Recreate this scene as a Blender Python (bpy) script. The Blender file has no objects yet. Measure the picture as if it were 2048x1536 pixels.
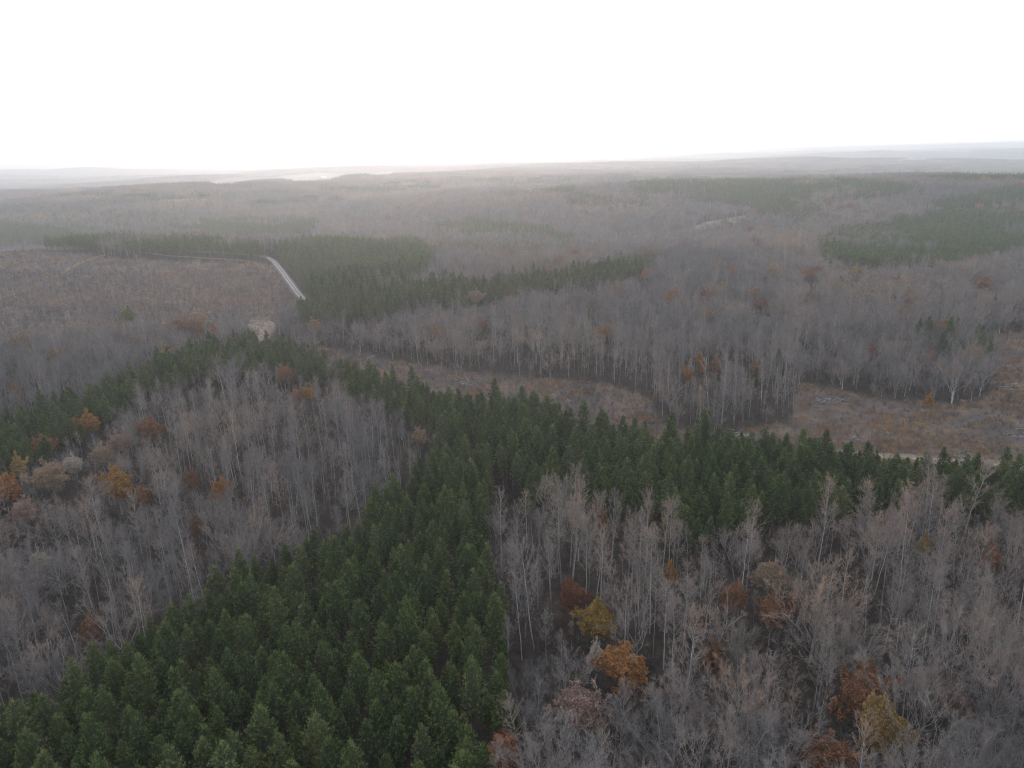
import bpy, math
import numpy as np
from mathutils import Matrix, Vector

S = bpy.context.scene
C = S.collection
R = math.radians

# ------------------------------------------------------------------ camera
CAM_H, PITCH, ROLL, FOC = 112.0, R(17.56), R(1.26), 1447.0
_f = np.array([0, math.cos(PITCH), -math.sin(PITCH)])
_r0 = np.array([1.0, 0, 0])
_u0 = np.cross(_r0, _f)
_r = math.cos(ROLL) * _r0 - math.sin(ROLL) * _u0
_u = math.sin(ROLL) * _r0 + math.cos(ROLL) * _u0
cam = bpy.data.cameras.new("camera")
cam.sensor_fit = 'HORIZONTAL'
cam.sensor_width = 36.0
cam.lens = 36.0 * FOC / 2048.0
cam.clip_start = 1.0
cam.clip_end = 90000.0
camo = bpy.data.objects.new("camera", cam)
C.objects.link(camo)
M = Matrix(((_r[0], _u[0], -_f[0]), (_r[1], _u[1], -_f[1]), (_r[2], _u[2], -_f[2])))
camo.matrix_world = Matrix.Translation((0, 0, CAM_H)) @ M.to_4x4()
S.camera = camo

# ------------------------------------------------------------------ sky, sun, exposure
SUN_EL, SUN_AZ = R(7.0), R(-6.5)          # azimuth measured from +Y towards +X
W = bpy.data.worlds.new("World")
S.world = W
W.use_nodes = True
wn, wl = W.node_tree.nodes, W.node_tree.links
wn.clear()
wo = wn.new('ShaderNodeOutputWorld')
bg = wn.new('ShaderNodeBackground')
sky = wn.new('ShaderNodeTexSky')
sky.sky_type = 'NISHITA'
sky.sun_disc = False
sky.sun_elevation = SUN_EL
sky.sun_rotation = SUN_AZ
sky.altitude = 200
sky.air_density = 1.0
sky.dust_density = 2.0
sky.ozone_density = 1.0
bg.inputs['Strength'].default_value = 0.15
# a thin even overcast over the clear-sky gradient
mixo = wn.new('ShaderNodeMix'); mixo.data_type = 'RGBA'
mixo.inputs[0].default_value = 0.80
mixo.inputs[7].default_value = (6.9, 7.5, 8.2, 1)
wl.new(sky.outputs[0], mixo.inputs[6])
wl.new(mixo.outputs[2], bg.inputs['Color'])
wl.new(bg.outputs[0], wo.inputs[0])

sun = bpy.data.lights.new("sun", 'SUN')
sun.energy = 0.65
sun.angle = R(12)
sun.color = (1.0, 0.83, 0.78)
suno = bpy.data.objects.new("sun", sun)
C.objects.link(suno)
sd = Vector((math.sin(SUN_AZ) * math.cos(SUN_EL), math.cos(SUN_AZ) * math.cos(SUN_EL), math.sin(SUN_EL)))
suno.rotation_euler = sd.to_track_quat('Z', 'Y').to_euler()

S.view_settings.view_transform = 'Standard'
S.view_settings.look = 'None'
S.view_settings.exposure = 0.44
S.view_settings.gamma = 1.0
S.view_settings.use_curve_mapping = False
S.cycles.max_bounces = 4
S.cycles.diffuse_bounces = 2
S.cycles.glossy_bounces = 1
S.cycles.transmission_bounces = 1
S.cycles.volume_bounces = 1
S.cycles.use_denoising = True
S.cycles.denoiser = 'OPENIMAGEDENOISE'
S.cycles.denoising_input_passes = 'RGB_ALBEDO_NORMAL'
S.cycles.denoising_prefilter = 'NONE'
S.cycles.filter_width = 1.1
S.cycles.use_adaptive_sampling = True
S.cycles.adaptive_threshold = 0.01
S.cycles.caustics_reflective = False
S.cycles.caustics_refractive = False

HAZE_DENSITY = 0.000185
K = 1.4      # size of the land forms

# ------------------------------------------------------------------ helpers
def tag(o, label=None, cat=None, group=None, kind=None):
    if label: o['label'] = label
    if cat: o['category'] = cat
    if group: o['group'] = group
    if kind: o['kind'] = kind
    return o

def empty(name, loc, rz=0.0, sc=1.0):
    o = bpy.data.objects.new(name, None)
    o.location = loc
    o.rotation_euler = (0, 0, rz)
    o.scale = (sc, sc, sc) if not isinstance(sc, tuple) else sc
    o.empty_display_size = 0.5
    C.objects.link(o)
    return o

def smooth(a, b, x):
    t = np.clip((x - a) / (b - a), 0, 1)
    return t * t * (3 - 2 * t)

_rt = np.random.default_rng(5)
_waves = []
for lam, amp in ((420, 2.2), (640, 3.2), (900, 4.2), (1500, 6.0), (2600, 7.0), (4200, 8.0)):
    for k in range(3):
        a = _rt.uniform(0, 2 * math.pi)
        L = lam * _rt.uniform(0.8, 1.25)
        _waves.append((2 * math.pi / L * math.cos(a), 2 * math.pi / L * math.sin(a), _rt.uniform(0, 6.28), amp * 0.6))

def gauss(x, y, cx, cy, sx, sy, h, rot=0.0):
    dx, dy = x - cx, y - cy
    c, s = math.cos(rot), math.sin(rot)
    u, v = c * dx + s * dy, -s * dx + c * dy
    return h * np.exp(-0.5 * ((u / sx) ** 2 + (v / sy) ** 2))

def T(x, y):
    """height of the terrain"""
    x = np.asarray(x, float) / K; y = np.asarray(y, float) / K
    d = np.hypot(x, y)
    z = np.zeros_like(d)
    for kx, ky, ph, a in _waves:
        z += a * np.sin(kx * x + ky * y + ph)
    z = z * smooth(350, 1300, d) * (1.15 + 0.45 * smooth(1500, 6000, d))
    z += gauss(x, y, -330, 560, 190, 80, 21)
    z += gauss(x, y, 60, 475, 220, 60, 8, 0.45)
    z += gauss(x, y, 150, 700, 260, 90, -9)
    z += gauss(x, y, 640, 1000, 330, 200, 24)
    z += gauss(x, y, 60, 1050, 260, 120, 10)
    z += gauss(x, y, 300, 1900, 500, 300, 16)
    z += gauss(x, y, 4800, 9500, 3500, 1200, 30)
    z += gauss(x, y, 1600, 11000, 2600, 900, 20)
    return np.minimum(z, 68.0) * K

def project(x, y, z):
    """world -> pixel of the 2048 wide photograph"""
    v = np.stack([x, y, z - CAM_H], -1)
    w = np.maximum(v @ _f, 0.01)
    return 1024 + FOC * (v @ _r) / w, 768 - FOC * (v @ _u) / w

def at(px, py, h=0.0):
    """the place on the terrain (raised by h) that a sight line of the photograph meets"""
    d = _f * FOC + _r * (px - 1024) + _u * (768 - py)
    d = d / math.hypot(d[0], d[1])
    s = np.concatenate([np.arange(80, 2000, 1.0), np.arange(2000, 13000, 5.0)])
    X, Y, Z = s * d[0], s * d[1], CAM_H + s * d[2]
    g = T(X, Y) + h
    k = np.argmax(Z < g)
    if not (Z < g).any(): k = len(s) - 1
    return float(X[k]), float(Y[k]), float(g[k] - h), float(s[k])

def inside(px, py, poly):
    px = np.asarray(px); py = np.asarray(py)
    r = np.zeros(px.shape, bool)
    n = len(poly)
    for i in range(n):
        x0, y0 = poly[i]; x1, y1 = poly[(i + 1) % n]
        if y0 == y1: continue
        c = ((y0 > py) != (y1 > py)) & (px < (x1 - x0) * (py - y0) / (y1 - y0) + x0)
        r ^= c
    return r

def anyof(px, py, polys):
    r = np.zeros(np.shape(px), bool)
    for p in polys: r |= inside(px, py, p)
    return r

# ------------------------------------------------------------------ materials
def new_mat(name):
    m = bpy.data.materials.new(name)
    m.use_nodes = True
    n, l = m.node_tree.nodes, m.node_tree.links
    n.clear()
    out = n.new('ShaderNodeOutputMaterial')
    return m, n, l, out

def ramp(n, stops):
    r = n.new('ShaderNodeValToRGB')
    e = r.color_ramp.elements
    while len(e) < len(stops): e.new(0.5)
    for i, (p, c) in enumerate(stops):
        e[i].position = p; e[i].color = (*c, 1)
    return r

def plant_mat(name, stops, rough=0.9, nscale=0.5, nmix=0.35, trans=0.0, objcol=False, dark=0.62, light=1.4, big=0.0):
    """colour varies from plant to plant and, in clumps, within each plant"""
    m, n, l, out = new_mat(name)
    info = n.new('ShaderNodeObjectInfo')
    if objcol:
        base = info.outputs['Color']
    else:
        rp = ramp(n, stops)
        l.new(info.outputs['Random'], rp.inputs[0])
        base = rp.outputs[0]
    geo = n.new('ShaderNodeNewGeometry')
    no = n.new('ShaderNodeTexNoise')
    no.inputs['Scale'].default_value = nscale
    no.inputs['Detail'].default_value = 3
    l.new(geo.outputs['Position'], no.inputs['Vector'])
    mr = n.new('ShaderNodeMapRange')
    mr.inputs[1].default_value = 0.3; mr.inputs[2].default_value = 0.7
    mr.inputs[3].default_value = 1 + (dark - 1); mr.inputs[4].default_value = light
    l.new(no.outputs[0], mr.inputs[0])
    if big:
        nb_ = n.new('ShaderNodeTexNoise'); nb_.inputs['Scale'].default_value = big; nb_.inputs['Detail'].default_value = 4
        l.new(geo.outputs['Position'], nb_.inputs['Vector'])
        rb = ramp(n, [(0.36, (0.72, 0.75, 0.80)), (0.5, (1.0, 0.98, 0.97)), (0.62, (1.35, 1.15, 0.95))])
        l.new(nb_.outputs[0], rb.inputs[0])
        mb_ = n.new('ShaderNodeVectorMath'); mb_.operation = 'MULTIPLY'
        l.new(base, mb_.inputs[0]); l.new(rb.outputs[0], mb_.inputs[1]); base = mb_.outputs[0]
    mul = n.new('ShaderNodeVectorMath'); mul.operation = 'SCALE'
    l.new(base, mul.inputs[0]); l.new(mr.outputs[0], mul.inputs['Scale'])
    d = n.new('ShaderNodeBsdfDiffuse')
    l.new(mul.outputs[0], d.inputs['Color'])
    if trans > 0:
        t = n.new('ShaderNodeBsdfTranslucent')
        l.new(mul.outputs[0], t.inputs['Color'])
        mx = n.new('ShaderNodeMixShader'); mx.inputs[0].default_value = trans
        l.new(d.outputs[0], mx.inputs[1]); l.new(t.outputs[0], mx.inputs[2])
        l.new(mx.outputs[0], out.inputs[0])
    else:
        l.new(d.outputs[0], out.inputs[0])
    return m

MAT = {}
MAT['needle'] = plant_mat('pine_needles', [(0, (0.050, 0.078, 0.036)), (0.35, (0.066, 0.098, 0.041)),
                                           (0.7, (0.088, 0.120, 0.046)), (0.93, (0.096, 0.124, 0.062)), (1, (0.130, 0.150, 0.060))],
                          nscale=0.8, trans=0.0, dark=0.7, light=1.35)
MAT['lit_shoot'] = plant_mat('pine_lit_shoots', [(0, (0.115, 0.155, 0.060)), (0.5, (0.155, 0.192, 0.068)), (1, (0.195, 0.218, 0.085))], nscale=0.8, dark=0.8, light=1.25)  # paler new growth, its colour also painting the light on crown tips
MAT['pinebark'] = plant_mat('pine_bark', [(0, (0.09, 0.07, 0.06)), (1, (0.15, 0.12, 0.10))], nscale=2)
MAT['bark'] = plant_mat('grey_bark', [(0, (0.17, 0.16, 0.16)), (0.5, (0.27, 0.25, 0.25)), (1, (0.42, 0.40, 0.39))], nscale=1.2, dark=0.75, light=1.25)
MAT['limb'] = plant_mat('grey_limbs', [(0, (0.15, 0.145, 0.15)), (0.5, (0.215, 0.195, 0.195)), (1, (0.29, 0.26, 0.25))], nscale=1.2, dark=0.75, light=1.25)
MAT['twig'] = plant_mat('bare_twigs', [(0, (0.150, 0.144, 0.144)), (0.25, (0.210, 0.193, 0.186)), (0.5, (0.255, 0.216, 0.208)),
                                       (0.72, (0.225, 0.208, 0.188)), (0.9, (0.300, 0.242, 0.215)), (1, (0.325, 0.232, 0.175))], nscale=0.25, dark=0.8, light=1.2, big=0.0045)
MAT['brush'] = plant_mat('brush_stems', [(0, (0.115, 0.102, 0.103)), (0.4, (0.16, 0.132, 0.127)), (0.8, (0.20, 0.152, 0.135)), (1, (0.22, 0.15, 0.11))],
                         nscale=0.12, dark=0.75, light=1.25, big=0.011)
MAT['under'] = plant_mat('undergrowth_stems', [(0, (0.045, 0.046, 0.048)), (0.6, (0.068, 0.064, 0.064)), (0.88, (0.085, 0.068, 0.056)), (1, (0.15, 0.078, 0.038))],
                         nscale=0.12, dark=0.75, light=1.25)
MAT['leaf'] = plant_mat('autumn_leaves', None, nscale=0.9, trans=0.25, objcol=True, dark=0.65, light=1.35)
MAT['leaf_mix'] = plant_mat('mixed_autumn_leaves', [(0, (0.22, 0.11, 0.065)), (0.35, (0.29, 0.145, 0.07)), (0.7, (0.27, 0.18, 0.12)), (1, (0.32, 0.21, 0.09))],
                            nscale=0.9, trans=0.25, dark=0.65, light=1.35)
MAT['grass'] = plant_mat('dry_grass', [(0, (0.29, 0.175, 0.10)), (0.5, (0.36, 0.225, 0.125)), (1, (0.35, 0.25, 0.165))], nscale=0.1, dark=0.7, light=1.25)
MAT['slash'] = plant_mat('bleached_wood', [(0, (0.24, 0.23, 0.235)), (0.6, (0.34, 0.33, 0.34)), (1, (0.5, 0.5, 0.5))], nscale=1.0)

# the forest floor: leaf litter and moss, with paler soil and dead grass where it was cleared
gm, n, l, out = new_mat('forest_floor')
geo = n.new('ShaderNodeNewGeometry')
def noise(scale, detail=6, rough=0.6):
    q = n.new('ShaderNodeTexNoise'); q.inputs['Scale'].default_value = scale
    q.inputs['Detail'].default_value = detail; q.inputs['Roughness'].default_value = rough
    l.new(geo.outputs['Position'], q.inputs['Vector']); return q
litter = ramp(n, [(0.3, (0.030, 0.027, 0.026)), (0.5, (0.052, 0.043, 0.038)), (0.68, (0.090, 0.065, 0.050))])
l.new(noise(0.35, 8, 0.7).outputs[0], litter.inputs[0])
clr = ramp(n, [(0.30, (0.062, 0.056, 0.057)), (0.46, (0.096, 0.080, 0.076)), (0.56, (0.138, 0.106, 0.090)), (0.66, (0.165, 0.12, 0.092)), (0.8, (0.085, 0.082, 0.07))])
l.new(noise(0.045, 9, 0.72).outputs[0], clr.inputs[0])
att = n.new('ShaderNodeAttribute'); att.attribute_name = 'cleared'
mx = n.new('ShaderNodeMix'); mx.data_type = 'RGBA'
l.new(att.outputs['Fac'], mx.inputs[0]); l.new(litter.outputs[0], mx.inputs[6]); l.new(clr.outputs[0], mx.inputs[7])
# beyond the last single trees the woods themselves make the surface
can = ramp(n, [(0.35, (0.055, 0.062, 0.048)), (0.5, (0.10, 0.095, 0.093)), (0.65, (0.125, 0.11, 0.10))])
l.new(noise(0.0016, 8, 0.65).outputs[0], can.inputs[0])
att2 = n.new('ShaderNodeAttribute'); att2.attribute_name = 'woods'
mx2 = n.new('ShaderNodeMix'); mx2.data_type = 'RGBA'
l.new(att2.outputs['Fac'], mx2.inputs[0]); l.new(mx.outputs[2], mx2.inputs[6]); l.new(can.outputs[0], mx2.inputs[7])
d = n.new('ShaderNodeBsdfDiffuse')
l.new(mx2.outputs[2], d.inputs['Color'])
bump = n.new('ShaderNodeBump'); bump.inputs['Strength'].default_value = 0.7; bump.inputs['Distance'].default_value = 0.6
l.new(noise(0.9, 6, 0.7).outputs[0], bump.inputs['Height']); l.new(bump.outputs[0], d.inputs['Normal'])
l.new(d.outputs[0], out.inputs[0])
MAT['ground'] = gm

def soil_mat(name, stops, scale, detail=7):
    m, n, l, out = new_mat(name)
    geo = n.new('ShaderNodeNewGeometry')
    q = n.new('ShaderNodeTexNoise'); q.inputs['Scale'].default_value = scale; q.inputs['Detail'].default_value = detail
    l.new(geo.outputs['Position'], q.inputs['Vector'])
    r = ramp(n, stops); l.new(q.outputs[0], r.inputs[0])
    d = n.new('ShaderNodeBsdfDiffuse'); l.new(r.outputs[0], d.inputs['Color']); l.new(d.outputs[0], out.inputs[0])
    return m
MAT['gravel'] = soil_mat('road_gravel', [(0.3, (0.27, 0.27, 0.285)), (0.7, (0.40, 0.40, 0.42))], 0.8)
MAT['verge'] = soil_mat('road_verge', [(0.3, (0.12, 0.105, 0.075)), (0.7, (0.24, 0.175, 0.125))], 0.4)
MAT['dirt'] = soil_mat('track_dirt', [(0.35, (0.13, 0.105, 0.085)), (0.5, (0.22, 0.17, 0.14)), (0.7, (0.32, 0.26, 0.22))], 0.6)
MAT['field'] = soil_mat('field_stubble', [(0.35, (0.19, 0.18, 0.13)), (0.6, (0.29, 0.26, 0.20)), (0.75, (0.22, 0.22, 0.15))], 0.006)
MAT['white'] = soil_mat('white_paint', [(0.3, (0.74, 0.74, 0.74)), (0.7, (0.82, 0.82, 0.82))], 0.5)
MAT['roof'] = soil_mat('metal_roof', [(0.3, (0.5, 0.5, 0.52)), (0.7, (0.62, 0.62, 0.64))], 0.5)

# ------------------------------------------------------------------ mesh building
class MB:
    def __init__(s): s.v = []; s.m = []
    def tris(s, t, mi=0):
        s.v.append(np.asarray(t, np.float32).reshape(-1, 3, 3)); s.m.append(np.full(len(s.v[-1]), mi, np.int32))
    def blades(s, base, dirs, length, width, rng, mi=0):
        base = np.atleast_2d(base); dirs = np.atleast_2d(dirs)
        N = len(base)
        if N == 0: return
        dn = dirs / (np.linalg.norm(dirs, axis=1, keepdims=True) + 1e-9)
        sd_ = np.cross(dn, rng.normal(size=(N, 3)))
        sd_ /= (np.linalg.norm(sd_, axis=1, keepdims=True) + 1e-9)
        length = np.broadcast_to(length, (N,))[:, None]; width = np.broadcast_to(width, (N,))[:, None] * 0.5
        s.tris(np.stack([base - sd_ * width, base + sd_ * width, base + dn * length], 1), mi)
    def quads(s, c, a, b, mi=0):
        s.tris(np.stack([c - a - b, c + a - b, c + a + b], 1), mi)
        s.tris(np.stack([c - a - b, c + a + b, c - a + b], 1), mi)
    def tube(s, pts, rad, k=3, mi=0):
        pts = np.asarray(pts, float); rad = np.asarray(rad, float)
        t = np.gradient(pts, axis=0); t /= np.linalg.norm(t, axis=1, keepdims=True) + 1e-9
        ref = np.array([0, 0, 1.0]) if abs(t[0][2]) < 0.8 else np.array([1.0, 0, 0])
        a = np.cross(t, ref); a /= np.linalg.norm(a, axis=1, keepdims=True) + 1e-9
        b = np.cross(t, a)
        ang = np.arange(k) * 2 * math.pi / k
        ring = pts[:, None] + rad[:, None, None] * (a[:, None] * np.cos(ang)[None, :, None] + b[:, None] * np.sin(ang)[None, :, None])
        p0, p1 = ring[:-1], ring[1:]
        q0, q1 = np.roll(p0, -1, 1), np.roll(p1, -1, 1)
        s.tris(np.stack([p0, q0, q1], 2).reshape(-1, 3, 3), mi)
        s.tris(np.stack([p0, q1, p1], 2).reshape(-1, 3, 3), mi)
    def mesh(s, name, mats):
        v = np.concatenate(s.v); mi = np.concatenate(s.m)
        me = bpy.data.meshes.new(name)
        N = len(v)
        me.vertices.add(N * 3); me.loops.add(N * 3); me.polygons.add(N)
        me.vertices.foreach_set('co', v.reshape(-1))
        me.loops.foreach_set('vertex_index', np.arange(N * 3, dtype=np.int32))
        me.polygons.foreach_set('loop_start', np.arange(0, N * 3, 3, dtype=np.int32))
        me.polygons.foreach_set('loop_total', np.full(N, 3, np.int32))
        for m in mats: me.materials.append(m)
        me.polygons.foreach_set('material_index', mi)
        me.update()
        return me

def unit(v): return v / (np.linalg.norm(v, axis=-1, keepdims=True) + 1e-9)
def polar(az, el): return np.stack([np.cos(az) * np.cos(el), np.sin(az) * np.cos(el), np.sin(el)], -1)

def join(a, b):
    c = MB(); c.v = a.v + b.v
    c.m = a.m + [m + 1 for m in b.m]
    return c

# ---- loblolly pine: rounded pointed crown of upturned needle tufts
def pine(seed, H=14.0, RAD=2.1, nb=120, tpb=14, bl=8, low=False, base=0.34):
    g = np.random.default_rng(seed)
    tr, cr = MB(), MB()
    lean = g.normal(size=2) * 0.12
    zz = np.linspace(0, H * 0.97, 6)
    tp = np.stack([lean[0] * (zz / H) ** 2 * 3, lean[1] * (zz / H) ** 2 * 3, zz], 1)
    tr.tube(tp, np.linspace(0.15, 0.02, 6), 5)
    t = np.sort(g.uniform(0.015, 1, nb) ** 0.85)       # 0 top, 1 base of crown
    z0 = H - t * H * (1 - base)
    az = np.arange(nb) * 2.399 + g.uniform(0, 0.7, nb)
    r = RAD * np.where(t < 0.66, (t / 0.66) ** 0.95, 1 - 0.35 * (np.maximum(t - 0.66, 0) / 0.34) ** 1.5) * g.uniform(0.72, 1.22, nb)
    # a few long boughs break the outline
    r[g.integers(0, nb, 5)] *= 1.25
    el = R(58) * (1 - t) ** 1.3 + R(4) + g.normal(size=nb) * 0.14
    for i in range(nb):
        o = np.array([np.interp(z0[i], zz, tp[:, 0]), np.interp(z0[i], zz, tp[:, 1]), z0[i]])
        s = np.linspace(0, 1, 5)
        h = r[i] * s
        z = r[i] * math.tan(min(el[i], 1.15)) * s * 0.55 + 0.28 * r[i] * s ** 2
        P = o + np.stack([math.cos(az[i]) * h, math.sin(az[i]) * h, z], 1)
        if not low: cr.tube(P, np.linspace(0.035, 0.012, 5), 3, 1)
        m = max(3, int(tpb * (0.45 + 0.7 * r[i] / RAD)))
        ss = 1 - (1 - 0.22) * g.uniform(0, 1, m) ** 1.1
        ss[0] = 1.0
        c = np.stack([np.interp(ss, s, P[:, k]) for k in range(3)], 1)
        c += g.normal(size=(m, 3)) * np.array([0.17, 0.17, 0.10]) * (1.5 - 0.6 * ss[:, None])
        cc = np.repeat(c, bl, 0)
        out_ = polar(np.full(len(cc), az[i]), np.full(len(cc), 0.75))
        dd = unit(out_ * 0.75 + g.normal(size=cc.shape) * 0.62 + np.array([0, 0, 0.35]))
        k = 1.8 if low else 1.0
        tipk = np.repeat(ss > 0.93, bl)  # branch ends take the lightened tip colour, painted light against the darker crown
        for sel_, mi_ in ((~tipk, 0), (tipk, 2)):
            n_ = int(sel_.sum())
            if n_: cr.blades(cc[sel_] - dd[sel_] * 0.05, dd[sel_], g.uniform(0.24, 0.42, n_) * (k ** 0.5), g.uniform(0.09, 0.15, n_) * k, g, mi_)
    # the candle-like leader and top shoots, in the colour with painted light
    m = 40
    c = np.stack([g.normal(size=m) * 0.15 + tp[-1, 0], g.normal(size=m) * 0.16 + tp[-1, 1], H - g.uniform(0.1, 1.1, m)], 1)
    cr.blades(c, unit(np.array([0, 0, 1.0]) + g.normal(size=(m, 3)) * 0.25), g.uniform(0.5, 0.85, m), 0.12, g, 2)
    return tr, cr

def grow_twigs(cr, g, P, L, n1, n2, up, width, tw_len, mi, low=False):
    """side branches along polyline P, each with sliver twigs"""
    s = g.uniform(0.22, 1.0, n1) ** 0.8
    seg = np.linspace(0, 1, len(P))
    b = np.stack([np.interp(s, seg, P[:, k]) for k in range(3)], 1)
    dirp = unit(P[-1] - P[0])
    d = unit(dirp * 1.0 + g.normal(size=(n1, 3)) * 0.62 + np.array([0, 0, up]))
    l1 = L * 0.42 * (1.15 - 0.6 * s) * g.uniform(0.7, 1.3, n1)
    cr.blades(b, d, l1, width * 1.9, g, mi)
    q = g.uniform(0.15, 1.0, (n1, n2))
    tb = (b[:, None] + d[:, None] * (l1[:, None, None] * q[:, :, None])).reshape(-1, 3)
    td = unit(np.repeat(d, n2, 0) * 0.9 + g.normal(size=(n1 * n2, 3)) * 0.55 + np.array([0, 0, up]))
    cr.blades(tb, td, g.uniform(0.6, 1.25, n1 * n2) * tw_len, width, g, mi)
    return tb, td

# ---- tall slender bare tree (pale straight trunk, plume of ascending limbs)
def slender(seed, H=25.0, W=2.9, nl=30, low=False, leaves=None):
    g = np.random.default_rng(seed)
    tr, cr = MB(), MB()
    k = 2.2 if low else 1.0
    zz = np.linspace(0, H, 9)
    wob = np.cumsum(g.normal(size=(9, 2)) * 0.09, 0); wob[0] = 0
    wob += np.outer((zz / H), g.normal(size=2) * 0.5)
    tp = np.stack([wob[:, 0], wob[:, 1], zz], 1)
    r0 = g.uniform(0.15, 0.21)
    tr.tube(tp, r0 * (1 - (zz / H) * 0.93) * (1.25 if low else 1), 5 if not low else 3)
    b0 = g.uniform(0.40, 0.55)
    u = np.sort(g.uniform(0, 1, nl) ** 0.9)
    for i in range(nl):
        z = H * (b0 + (0.985 - b0) * u[i])
        o = np.array([np.interp(z, zz, tp[:, 0]), np.interp(z, zz, tp[:, 1]), z])
        a = i * 2.4 + g.uniform(-0.5, 0.5)
        L = W * (0.55 + 0.75 * math.sin(math.pi * min(1, (u[i] * 0.75 + 0.12)))) * g.uniform(0.7, 1.3) * (1 if u[i] < 0.8 else 0.8)
        el = R(g.uniform(26, 46)) + u[i] * R(20)
        s = np.linspace(0, 1, 5)
        P = o + np.stack([np.cos(a) * L * math.cos(el) * s * (1 - 0.15 * s), np.sin(a) * L * math.cos(el) * s * (1 - 0.15 * s),
                          L * math.sin(el) * s + 0.35 * L * s ** 2], 1)
        P[1:] += g.normal(size=(4, 3)) * 0.06 * L
        cr.tube(P, np.linspace(0.042, 0.010, 5) * (1.2 if low else 1), 3, 0)
        grow_twigs(cr, g, P, L, 9 if not low else 5, 11 if not low else 5, 0.42, 0.022 * k, 0.62 * (1.25 if low else 1), 1, low)
    grow_twigs(cr, g, tp[-3:], 3.2, 8, 8 if not low else 5, 0.7, 0.030 * k, 0.7, 1)
    return tr, cr

# ---- broad bare tree: trunk forks low into a vase that fans out to a domed top
def spreading(seed, H=19.0, W=4.6, low=False, leafy=0.0, leafsize=0.2):
    g = np.random.default_rng(seed)
    tr, cr, lf = MB(), MB(), MB()
    k = 2.0 if low else 1.0
    fk = H * g.uniform(0.24, 0.36)
    zz = np.linspace(0, fk, 4)
    tp = np.stack([zz * g.normal() * 0.03, zz * g.normal() * 0.03, zz], 1)
    tr.tube(tp, np.linspace(0.30, 0.21, 4), 6 if not low else 4)
    tips = []
    def branch(o, az, el, L, r, lev):
        s = np.linspace(0, 1, 5)
        d = polar(az, el)
        bend = np.array([0, 0, 0.25 if lev < 2 else 0.15])
        P = o + s[:, None] * d * L + (s ** 2)[:, None] * bend * L
        P[1:] += g.normal(size=(4, 3)) * 0.035 * L
        cr.tube(P, np.linspace(r, r * 0.5, 5) * 0.85, 3, 0)
        if lev == 2:
            tb, td = grow_twigs(cr, g, P, L, 8 if not low else 4, 12 if not low else 5, 0.22, 0.020 * k, 0.62 * (1.2 if low else 1), 1, low)
            tips.append((tb, td))
            return
        nc = (4 if lev == 0 else 3) + (g.random() < 0.4)
        for j in range(nc):
            q = g.uniform(0.42, 1.0) if j else 1.0
            oo = np.array([np.interp(q, s, P[:, c]) for c in range(3)])
            branch(oo, az + g.normal() * (0.75 if lev else 0.6), el + g.normal() * 0.28 - 0.02, L * g.uniform(0.52, 0.78), r * 0.5, lev + 1)
    nl = g.integers(6, 9)
    for i in range(nl):
        L = H * 0.36 * g.uniform(0.85, 1.15)
        el = R(80) - R(42) * (i / (nl - 1)) * W / 4.6 + g.normal() * 0.06
        branch(tp[-1] - np.array([0, 0, g.uniform(0, 0.25) * fk]), i * 2.4 + g.normal() * 0.3, el, L * (0.9 + 0.1 * math.sin(el)), 0.12, 0)
    if leafy > 0:
        tb = np.concatenate([a for a, b in tips]); td = np.concatenate([b for a, b in tips])
        m = int(len(tb) * leafy)
        cmid = tb.mean(0); ext = tb.max(0) - cmid
        # leaves hang on longest at the outside and top of the crown
        wgt = (np.linalg.norm((tb - cmid) / ext, axis=1)) ** 1.0
        idx = g.choice(len(tb), m, p=wgt / wgt.sum(), replace=leafy > 1)
        c = tb[idx] + td[idx] * g.uniform(0.1, 0.7, m)[:, None] + g.normal(size=(m, 3)) * 0.10
        # and leaf sprays fill out a lumpy dome round them
        mm = int(m * 0.66)
        dv = unit(g.normal(size=(mm, 3)) + np.array([0, 0, 0.55]))
        lump = 0.86 + 0.10 * np.sin(dv[:, 0] * 7 + seed) * np.cos(dv[:, 1] * 6 + seed * 2) + 0.07 * np.sin(dv[:, 2] * 11 + seed)
        pts = cmid + dv * np.percentile(np.abs(tb - cmid), 97, axis=0) * (lump * g.uniform(0.55, 1.0, mm) ** 0.5)[:, None]
        c = np.concatenate([c[mm // 2:], pts]); m = len(c)
        a = unit(g.normal(size=(m, 3))); b = unit(np.cross(a, g.normal(size=(m, 3))))
        sz = leafsize * g.uniform(0.6, 1.25, m)[:, None] * 0.5
        lf.quads(c, a * sz, b * sz * 0.8, 0)
    return tr, cr, lf

def bush(seed, H=3.2, W=1.9, n=90, wd=0.05, up=0.9):
    g = np.random.default_rng(seed)
    b = MB()
    m = 9
    az = g.uniform(0, 6.28, m); el = g.uniform(R(40), R(85), m)
    o = g.normal(size=(m, 3)) * np.array([0.35, 0.35, 0.0]) * W * 0.5
    d = polar(az, el); L = H * g.uniform(0.6, 1.0, m)
    b.blades(o, d, L, wd * 1.6, g)
    q = g.uniform(0.15, 1, (m, n // m))
    tb = (o[:, None] + d[:, None] * (L[:, None] * q)[..., None]).reshape(-1, 3)
    td = unit(np.repeat(d, n // m, 0) + g.normal(size=(len(tb), 3)) * 0.7 + np.array([0, 0, up * 0.4]))
    b.blades(tb, td, H * g.uniform(0.2, 0.42, len(tb)), wd, g)
    return b

def tuft(seed, n=60, h=1.3, rad=1.6, wd=0.09):
    g = np.random.default_rng(seed)
    b = MB()
    o = g.normal(size=(n, 3)) * np.array([rad * 0.5, rad * 0.5, 0])
    b.blades(o, unit(np.array([0, 0, 1.0]) + g.normal(size=(n, 3)) * 0.33), h * g.uniform(0.5, 1.1, n), wd, g)
    return b

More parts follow.
